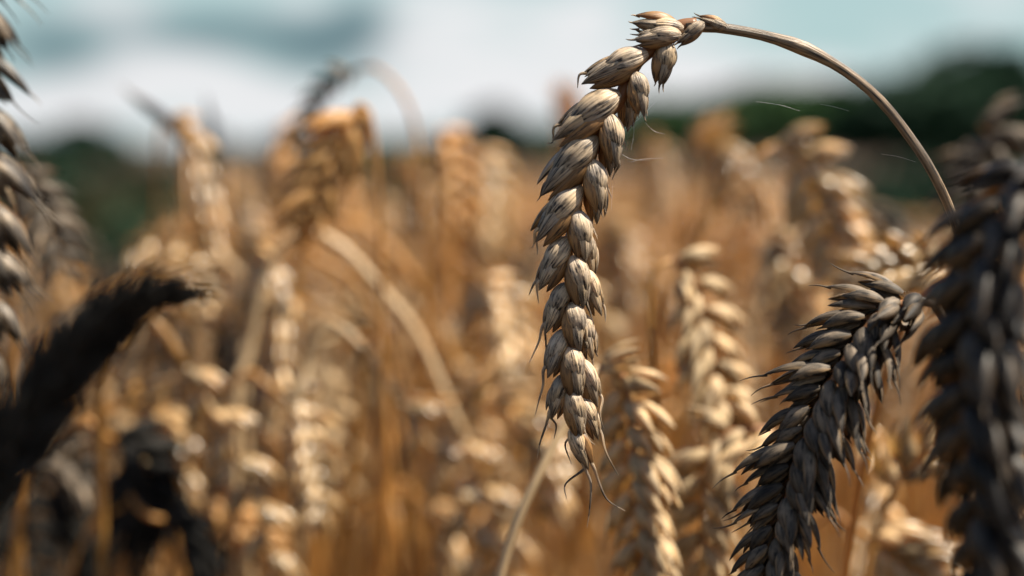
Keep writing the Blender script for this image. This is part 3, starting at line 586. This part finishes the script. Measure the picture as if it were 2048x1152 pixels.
# left and middle distance
T_ = [
 ([(340,235),(372,262),(388,330),(402,410),(430,500)], .58, 'upright lit ear at the left with the dark leaf rising beside it', 1.15, 'gold', [(322,250),(316,300),(312,420)]),
 ([(715,138),(680,152),(640,185),(612,240),(590,300)], .56, 'dark ear arching from a thin stem above the orange ear, against the sky', .62, 'sooty_shade', [(752,135),(800,180),(832,260),(845,400),(850,600)]),
 ([(722,208),(702,235),(672,290),(640,350),(600,440)], .48, 'orange-brown ear leaning down to the left against the sky', 1.2, 'warm', [(728,200),(745,260),(760,420)]),
 ([(600,235),(575,270),(560,320),(540,400)], .75, 'dim brown ear behind the orange-brown leaning ear', 1.1, 'warm', None),
 ([(480,480),(510,500),(520,560),(515,640)], .55, 'bright round-topped ear in the left middle of the field', 1.25, 'gold', None),
 ([(585,585),(560,620),(550,700),(535,780),(515,860)], .53, 'ear with very bright upper husks hanging in the left middle', 1.15, 'gold', None),
 ([(250,560),(300,530),(360,545),(410,600),(430,640)], .56, 'arched ear lying above the black silhouette at the left', 1.15, 'gold', None),
 ([(245,815),(290,805),(325,850),(345,920),(375,985)], .52, 'arched ear bowed to the right below the black silhouette', 1.05, 'gold', None),
 ([(30,935),(90,915),(150,940),(195,985),(215,1040)], .50, 'low arched ear near the lower left corner', 1.0, 'sooty_shade', None),
 ([(560,790),(590,810),(612,880),(625,960),(640,1040)], .50, 'hanging golden ear in the lower left middle', 1.1, 'gold', None),
 ([(780,1010),(840,985),(900,980),(960,955),(1000,910)], .58, 'ear lying level in the lower middle, left of the sharp ear tip', 1.0, 'gold', None),
 ([(960,560),(995,590),(1015,650),(1030,720),(1040,790)], .58, 'cream ear hanging just left of the middle of the sharp central ear', 1.15, 'gold', None),
 ([(925,800),(985,800),(1045,850),(1085,930),(1110,1030)], .50, 'pale bowed ear left of the lower tip of the sharp central ear', 1.15, 'gold', None),
 ([(1152,380),(1150,310),(1140,240),(1128,180)], .80, 'pinkish ear top rising against the sky just left of the upper sharp ear', 1.2, 'warm', [(1155,450),(1158,600)]),
 ([(1380,290),(1415,280),(1440,330),(1445,400)], .62, 'round cream ear top inside the stem arch near the sharp ear', 1.3, 'gold', None),
 ([(875,262),(900,300),(915,380),(905,480)], .66, 'yellow ear top against the horizon in the middle left', 1.2, 'warm', None),
 ([(960,300),(985,340),(990,420),(980,500)], .78, 'pale ear behind and right of the yellow ear top', 1.3, 'gold', None),
 ([(770,330),(810,350),(835,410),(840,480)], .80, 'pale ear top left of the yellow ear top', 1.3, 'gold', None),
 ([(1195,440),(1225,470),(1240,540),(1245,620)], .68, 'pale ear directly right of the middle of the sharp central ear', 1.2, 'gold', None),
 ([(1285,600),(1310,560),(1330,600),(1335,680)], .75, 'dim ear between the pale ear and the sunlit cream ear', 1.1, 'gold', None),
 ([(1720,420),(1750,440),(1790,500),(1810,560)], .60, 'dim ear under the falling end of the sharp stem', 1.1, 'sooty_shade', None),
 ([(40,340),(70,380),(100,450),(130,540)], .46, 'brown ear close behind the awned ear at the left border', .85, 'sooty_shade', None),
 ([(400,560),(440,590),(455,680),(450,770)], .62, 'shaded ear right of the black silhouette', 1.0, 'sooty_shade', None),
 ([(120,740),(135,800),(130,880),(110,940)], .60, 'small ear glinting through below the black silhouette at the left', .9, 'gold', None),
 ([(420,985),(460,1020),(510,1070),(560,1120)], .52, 'thin ear slanting down to the right at the lower left', .8, 'warm', None),
 ([(850,1010),(880,1040),(890,1120),(880,1190)], .55, 'pale ear at the bottom border in the middle left', 1.0, 'gold', None),
 ([(640,280),(680,300),(700,370),(705,450)], .85, 'dim ear just right of the orange-brown leaning ear', 1.1, 'warm', None),
 ([(430,350),(470,380),(490,450),(500,520)], .80, 'dim pale ear right of the upright lit ear', 1.1, 'gold', None),
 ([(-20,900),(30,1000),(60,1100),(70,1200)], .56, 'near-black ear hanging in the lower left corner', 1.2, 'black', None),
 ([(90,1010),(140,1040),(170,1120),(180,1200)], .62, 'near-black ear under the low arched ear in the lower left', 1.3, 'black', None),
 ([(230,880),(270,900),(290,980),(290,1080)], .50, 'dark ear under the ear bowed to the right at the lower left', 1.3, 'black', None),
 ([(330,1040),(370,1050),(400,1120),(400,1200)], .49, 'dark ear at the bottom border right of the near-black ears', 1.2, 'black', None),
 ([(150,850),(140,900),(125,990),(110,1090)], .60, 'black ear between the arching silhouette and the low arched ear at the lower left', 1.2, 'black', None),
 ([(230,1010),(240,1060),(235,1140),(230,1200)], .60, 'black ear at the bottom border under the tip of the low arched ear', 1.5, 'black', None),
 ([(450,900),(455,950),(470,1040),(480,1120)], .56, 'dark ear standing in the shade right of the ear bowed to the right', 1.2, 'dusk_shade', None),
 ([(560,640),(535,660),(520,740),(520,830)], .60, 'dark ear in the shade behind the ear with very bright upper husks', 1.1, 'dusk_shade', None),
 ([(1280,280),(1310,300),(1320,370),(1310,440)], .95, 'small pale ear in the gap right of the upper sharp ear', 1.2, 'gold', None),
 ([(1470,330),(1500,350),(1510,420),(1500,500)], .90, 'small pale ear left of the tall curving ear under the stem arch', 1.2, 'gold', None),
]
for (px, d, lab, sz, mat, stem) in T_:
    if stem is None and px[0][1] < 430: x_, y_ = px[0][:2]; stem = [(x_-6, y_+30, d+.008), (x_-10, y_+110, d+.015), (x_-12, y_+260, d+.02)]
    stalk(px, d, lab, sz=sz, roll=random.choice((1,-1))*rnd(.5,1.2), mat=mat, res=(7,6), n=13, stem=stem, spread=.40 if 'against the sky' in lab else .60, fan=1.1)

# bent-over stems whose ears hang hidden in the crop
def bent(px, d, label, r=0.0019, mat='stem'):
    pts = [P(q[0], q[1], d) for q in px]; g = np.array([pts[0][0], pts[0][1]+.02, 0.]) ; e = empty('wheat_stalk', g)
    tag(e, label, 'wheat stalk'); o0 = np.array(g); sm = MB()
    first = [g, g*.5+pts[0]*.5]; tube(sm, [q-o0 for q in first+pts], [r*1.1,r,r*.8], seg=8, n=110); sm.build('stem', mat, e)
    end = pts[-1]; T0 = nrm(pts[-1]-pts[-2]); L = .07
    build_ear(e, [end, end+T0*L*.4+np.array([0,0,-.004]), end+T0*L*.7+np.array([0,0,-.018]), end+T0*L*.85+np.array([0,0,-.045])], 1.0, .2, 12, 'gold', (7,6), 'ear')
bent([(470,1000),(500,700),(540,530),(600,462),(680,490),(760,575),(830,660),(890,790),(930,880)], .52, 'long pale stem arching over and down to the right in the left middle', .0020, 'stem_pale')
bent([(560,900),(585,600),(610,470),(680,440),(760,475),(830,560),(890,680),(920,760)], .60, 'golden stem arching behind the long pale one', .0021, 'stem')
bent([(600,1000),(610,760),(640,650),(690,660),(745,725),(800,800)], .50, 'short pale stem bent down to the right below the long arching one', .0019, 'stem_pale')
bent([(200,900),(240,700),(285,620),(330,670),(370,730)], .48, 'brown stem bent over just right of the black silhouette', .0022)
for i in range(16):
    x0 = [60,180,420,505,655,725,800,865,930,1010,1120,1215,1330,1500,1640,1720][i]; d = rnd(.50,.72); up_ = rnd(480,760); sl = rnd(-90,140); r = rnd(.0011,.0017)
    pts = [P(x0, 1400, d), P(x0+sl*.4, 1000, d), P(x0+sl*.8, up_+90, d), P(x0+sl, up_, d), P(x0+sl+math.copysign(50,sl), up_-30, d), P(x0+sl+math.copysign(100,sl), up_+30, d)]
    g = np.array([pts[0][0], pts[0][1], 0.]); e = empty('wheat_stalk', g); tag(e, 'thin blurred straw whose small ear droops, standing among the ears', 'wheat stalk', 'thin straws between the ears')
    sm = MB(); tube(sm, [g-g]+[q-g for q in pts], [r*1.2,r,r*.8], seg=7, n=90); sm.build('stem', 'stem_pale' if i % 2 else 'stem', e)
    T0 = nrm(pts[-1]-pts[-2]); build_ear(e, [pts[-1], pts[-1]+T0*.02+np.array([0,0,-.012]), pts[-1]+T0*.025+np.array([0,0,-.05])], .9, rnd(-1,1), 9, 'straw', (7,6), 'ear')
# raised dark leaves at the left
def leafblade(px, d, w, label, mat='leaf_dark', tw=.8):
    pts = [P(q[0], q[1], d) for q in px]; g = np.array([pts[0][0], pts[0][1], 0.]); e = empty('grass_stalk', g); tag(e, label, 'grass stalk', None)
    sm = MB(); tube(sm, [g-g, (pts[0]-g)*.5+np.array([.003,0,0]), pts[0]-g], [.0016,.0014,.001], seg=6, n=14); sm.build('stem', 'stem', e)
    lm = MB(); ribbon(lm, [q-g for q in pts], w, 20, tw=tw); lm.build('leaf', mat, e)
leafblade([(372,300),(330,245),(285,205),(235,165)], .56, .0065, 'dark pointed leaf slanting up against the sky beside the upright lit ear')
leafblade([(455,330),(430,270),(420,225),(410,185)], .62, .006, 'thin dark leaf standing upright against the sky right of the lit ear')
leafblade([(905,640),(900,520),(895,440),(905,380)], .64, .011, 'broad yellow dry leaf standing in the middle left of the field', 'leaf', .3)
leafblade([(2000,1100,),(2030,900),(2035,760),(2045,700)], .33, .003, 'thin pale leaf edge at the right border in front of the black ear gap', 'leaf', .2)

# ============================================================ SPIDER SILK
def silk(lines, label):
    g = P(lines[0][0][0], lines[0][0][1], FOC); e = MB()
    for l in lines: tube(e, [P(q[0],q[1],FOC+(q[2] if len(q)>2 else 0))-g for q in l], [0.000010,0.000018,0.000010], seg=4, n=10, cap=False)
    o = e.build('spider_silk', 'silk'); o.location = g; tag(o, label, 'spider silk')
silk([[(1232,300),(1262,318),(1300,320)],[(1262,324),(1288,318),(1326,316)],[(1240,270),(1275,240),(1310,205)],[(1290,245),(1308,262),(1330,268)],[(1262,300),(1268,262),(1262,215)],[(1225,372),(1224,392),(1223,420)]],
     'web of fine spider threads stretched off the right side of the upper sharp ear')
silk([[(1512,203),(1560,210),(1600,222)],[(1640,208),(1670,214),(1698,222)]], 'pale spider thread drifting in the gap under the sharp stem arch')
silk([[(1762,308),(1795,313),(1832,324)]], 'short glinting spider thread reaching the falling part of the sharp stem')

# ============================================================ THE FIELD
def make_template(nod, h, mat, smat, leaf, res=(6,5), n=13, sz=1.1):
    """stalk standing at the origin, bending towards +X; nod = angle of the ear from the vertical"""
    ns = 26; ang = 0.0; p = np.array([0.,0.,0.]); pts = [p.copy()]; bend = rnd(.02,.10); step = h/20
    for i in range(20): p = p+step*np.array([math.sin(bend*i/20), rnd(-.02,.02), math.cos(bend*i/20)]); pts.append(p.copy())
    a0 = bend; k = 7
    for i in range(k): a = a0+(nod-a0)*((i+1)/k)**1.2; p = p+0.014*np.array([math.sin(a), 0, math.cos(a)]); pts.append(p.copy())
    ear = [p.copy()]; a = nod
    for i in range(6): a = min(a+rnd(0,.13), 3.05); p = p+0.0145*sz*np.array([math.sin(a), rnd(-.05,.05), math.cos(a)]); ear.append(p.copy())
    top = max(q[2] for q in pts+ear)
    stem = MB(); tube(stem, pts[::3]+[pts[-1]], [.0020,.0018,.0013,.0011], seg=6, n=24); lf = None
    if leaf:
        lf = MB(); q = pts[int(rnd(9,15))]; s = random.choice((1,-1)); ribbon(lf, [q, q+np.array([.03*s,.01,.07]), q+np.array([.09*s,.02,.06]), q+np.array([.13*s,.0,-.02])], .009, 12, ref=(0,1,.3), tw=1.4)
    e = build_ear(None, ear, sz, rnd(-1,1), n, mat, res, 'ear', .12, 'mid', facing=(0,-1,0), spread=.6, fan=1.3)
    def fin(mb, nm, mt):
        me = mb.mesh(nm); me.materials.append(M[mt]); return me
    return dict(stem=fin(stem,'stem',smat), ear=fin(e,'ear',mat), leaf=fin(lf,'leaf','leaf') if lf else None, top=top)
TPL = []
for nod, mat, lf in ((.5,'gold',1),(1.1,'gold',1),(1.7,'warm',1),(2.2,'gold',0),(2.5,'gold',1),(2.8,'warm',1),(2.6,'gold',0),(3.0,'gold',1),(2.0,'sooty_shade',0),(2.6,'dusk_shade',0),(2.9,'dusk_shade',0)):
    TPL.append((nod, make_template(nod, .72, mat, 'stem_shade' if mat == 'dusk_shade' else 'stem', lf)))
FIELD_END = 34.0
def lower(px, y):
    """the crop stands lower in the hollow at the left and a little at the right"""
    return (0.070*math.exp(-((px-205)/155)**2)+0.066*math.exp(-((px-1880)/160)**2)+0.018*math.exp(-((px-780)/70)**2))*min(y,6)
cells = []
taken = [(np.array(o.location)[:2]) for o in C.objects if o.get('category') == 'wheat stalk']
D = 0.50
cand = []
for i in range(9000):
    d = 0.60+(2.3-0.60)*random.random()**0.75
    px = rnd(-200, 2250); x = (px-1024)*d/FPX; cand.append((x, d, px))
cand.sort(key=lambda q: q[1])
kept = []
for (x, d, px) in cand:
    md = 0.030+0.012*d+(.030 if d < .95 else 0)
    if all((x-a)**2+(d-b)**2 > md*md for a, b, _ in kept[-260:]): kept.append((x, d, px))
kept = kept[:262]
GL = {0:'nearly upright blurred wheat stalk with a dry leaf, in the crowd of the field', 1:'blurred wheat stalk with its ear leaning out sideways in the crowd',
      2:'blurred orange wheat stalk with a level ear and a dry leaf', 3:'blurred golden wheat stalk with a drooping ear and no leaf',
      4:'blurred golden wheat stalk with a drooping ear and a dry leaf', 5:'blurred orange wheat stalk with its ear hanging straight down',
      6:'blurred golden wheat stalk with a steeply hanging ear', 7:'blurred wheat stalk with an ear folded straight down beside a dry leaf',
      8:'blurred grey weathered wheat stalk with a level ear', 9:'blurred wheat stalk with a drooping ear coloured dark for shade', 10:'blurred wheat stalk with an ear coloured dark for shade, hanging straight down'}
GN = {0:'upright leafy stalks in the crowd',1:'leaning ears in the crowd',2:'level orange ears in the crowd',3:'drooping golden ears in the crowd',4:'drooping golden ears with leaves in the crowd',
      5:'hanging orange ears in the crowd',6:'steep golden ears in the crowd',7:'folded ears in the crowd',8:'grey ears in the crowd',9:'dark drooping ears in the crowd',10:'dark hanging ears in the crowd'}
WT = [.5,.8,1.3,1.2,1.2,1.5,1.2,1.0,.8,.5,.3]
for (x, y, px) in kept:
    k = random.choices(range(11), WT)[0]
    if px < 480 and y < 1.25 and random.random() < .9: k = random.choice((9, 10))  # lower-left shade painted by swapping in the darkened stalks
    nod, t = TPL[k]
    topz = CAM_Z-0.026-0.020*min(y,1.5)-abs(random.gauss(0, .036))-lower(px, y)
    if y < .75: topz -= rnd(0,.04)
    s = topz/t['top']; e = empty('wheat_stalk', (x, y, 0)); e.scale = (1, 1, s); e.rotation_euler = (rnd(-.04,.04), rnd(-.04,.04), rnd(0, 6.28))
    tag(e, GL[k], 'wheat stalk', GN[k])
    for nm in ('stem','ear','leaf'):
        if t[nm]: link(nm, t[nm], e)

# the rest of the crop, too many stalks to count: one object
def arrays(me):
    v = np.empty(len(me.vertices)*3, np.float32); me.vertices.foreach_get('co', v); f = np.empty(len(me.loops), np.int32); me.loops.foreach_get('vertex_index', f)
    uv = np.empty(len(me.loops)*2, np.float32); me.uv_layers[0].data.foreach_get('uv', uv); v = v.reshape(-1,3); uvv = np.zeros((len(v),2), np.float32); uvv[f] = uv.reshape(-1,2)
    tn = np.empty(len(v), np.float32); me.attributes['tone'].data.foreach_get('value', tn)
    return v, f.reshape(-1,4), uvv, tn
def mass(name, label, places, tpls, mats, kinds):
    """places (x,y,top,angle); tpls list of (v,f,uv,tone,top,matindex per face)"""
    VV=[];FF=[];UU=[];TT=[];MM=[];n=0
    for (x,y,top,ang) in places:
        v,f,uv,tn,tp,mi = tpls[random.choices(range(len(tpls)), kinds)[0]]
        if len(mats) > 4 and y < 4.0 and 1024+x/max(y,.1)*FPX < 470 and random.random() < .8: mi = np.where(mi == 0, 5, np.where(mi == 3, 3, 4))  # shade at the left put into the crop's colours
        c,s = math.cos(ang), math.sin(ang); w = v.copy(); w[:,0] = v[:,0]*c-v[:,1]*s+x; w[:,1] = v[:,0]*s+v[:,1]*c+y; g_ = zg(y); w[:,2] = v[:,2]*(top-g_)/tp+g_
        VV.append(w);FF.append(f+n);UU.append(uv);TT.append(np.clip(tn*.6+rnd(-.1,.5),0,1));MM.append(mi);n+=len(v)
    me = to_mesh(name, np.concatenate(VV), np.concatenate(FF), np.concatenate(UU), np.concatenate(TT))
    for m_ in mats: me.materials.append(M[m_])
    me.polygons.foreach_set('material_index', np.concatenate(MM).astype(np.int32))
    return tag(link(name, me), label, 'wheat', None, 'stuff')
def mid_tpl(nod, mi_ear, res, n, seg, nst, leaf=True):
    p = np.array([0.,0.,0.]); pts=[p.copy()]
    for i in range(10): p = p+.072*np.array([.05*i/10, rnd(-.02,.02), 1]); pts.append(p.copy())
    for i in range(6): a = nod*((i+1)/6)**1.2; p = p+.015*np.array([math.sin(a),0,math.cos(a)]); pts.append(p.copy())
    stem = MB(); tube(stem, pts, [.0021,.0018,.0013], seg=seg, n=nst, cap=False); ear = MB(); a = nod
    for i in range(n):
        a = min(a+rnd(0,.06), 3.05); t = np.array([math.sin(a),0,math.cos(a)]); r = np.array([math.cos(a),0,-math.sin(a)])*(1 if i%2 else -1)
        for s in (1,-1):
            husk(ear, p+r*.001+np.array([0,s*.0012,0]), t+r*.45+np.array([0,s*.2,0]), r*.6+np.array([0,s*.8,0]), .0135, .006, .0055, 1.9, 0, res, 'lemma')
        p = p+t*.083/n
    parts = [(stem,0),(ear,mi_ear)]
    if leaf:
        lf = MB(); q = pts[int(rnd(5,9))]; s = random.choice((1,-1)); ribbon(lf, [q, q+np.array([.03*s,.01,.06]), q+np.array([.08*s,.02,.05]), q+np.array([.11*s,.0,-.02])], .009, 6, ref=(0,1,.3), tw=1.4); parts.append((lf,3))
    v=[];f=[];u=[];tt=[];mi=[];n_=0
    for mb,k in parts:
        a_=np.concatenate(mb.v); b_=np.concatenate(mb.f); v.append(a_); f.append(b_+n_); u.append(np.concatenate(mb.uv)); tt.append(np.concatenate(mb.t)); mi.append(np.full(len(b_),k)); n_+=len(a_)
    v=np.concatenate(v); return (v.astype(np.float32), np.concatenate(f), np.concatenate(u), np.concatenate(tt), v[:,2].max(), np.concatenate(mi))
def top_at(x, y, px):
    return CAM_Z-0.036-0.022*min(y,1.8)-0.006*min(y,12)+zg(y)-abs(random.gauss(0,.026))-lower(px, y)
mid = [mid_tpl(nd_, 1 if i%2 else 2, (5,5), 12, 4, 14) for i, nd_ in enumerate((.6,1.3,1.9,2.3,2.6,2.8,3.0,2.5))]
y_last = kept[-1][1]; pl = []
while len(pl) < 2300:
    y = y_last*.985+(5.2-y_last)*random.random()**.8; px = rnd(-250,2300); x = (px-1024)*y/FPX
    if y > 4 and (abs(px-205) < 140 or abs(px-1880) < 130): continue
    pl.append((x,y,top_at(x,y,px),rnd(0,6.28)))
far = [mid_tpl(nd_, 1 if i%3 else 2, (3,4), 5, 3, 5, False) for i, nd_ in enumerate((.6,1.5,2.2,2.6,3.0))]
pf = []
while len(pf) < 9000:
    y = 5.0+(FIELD_END-5.0)*random.random()**1.25; px = rnd(-500,2550); x = (px-1024)*y/FPX
    if abs(px-205) < 150 or abs(px-1880) < 140: continue
    pf.append((x,y,top_at(x,y,px),rnd(0,6.28)))
low = []   # short undergrowth of broken stalks between the near ones, outside the individually placed stalks' tops
while len(low) < 120:
    y = .75+1.8*random.random(); px = rnd(-250,2300); x = (px-1024)*y/FPX; low.append((x,y,rnd(.45,.70),rnd(0,6.28)))
# the crop goes on beside the photo's frame, as it must for its shade to fall into the frame
side = []
while len(side) < 620:
    y = rnd(-.35, 2.4); x = rnd(.10, 1.5) if len(side) < 430 else rnd(-1.1, -.1); px = 1024+x/max(y,.05)*FPX
    if (y > 0.03 and -250 < px < 2300) or math.hypot(x, y) < .16: continue
    if x < 0 and y < .5 and px > -900: continue
    t_ = CAM_Z-.02-abs(random.gauss(0,.03)); t_ += .05 if (x > 0 and x < .30 and .15 < y < .45) else 0  # unseen stalks on the sun side raised to shade the right ears
    side.append((x, y, t_, (0 if x > 0 else math.pi)+rnd(-.9,.9)))
mats = ['stem','gold','warm','leaf','dusk_shade','stem_shade']
mass('wheat_crop', 'golden mass of ripe wheat filling the field behind the single stalks', pl+low+side, mid, mats, [1]*8)
mass('distant_wheat', 'pale far wheat running to the tree line', pf, far, mats[:4], [1]*5)
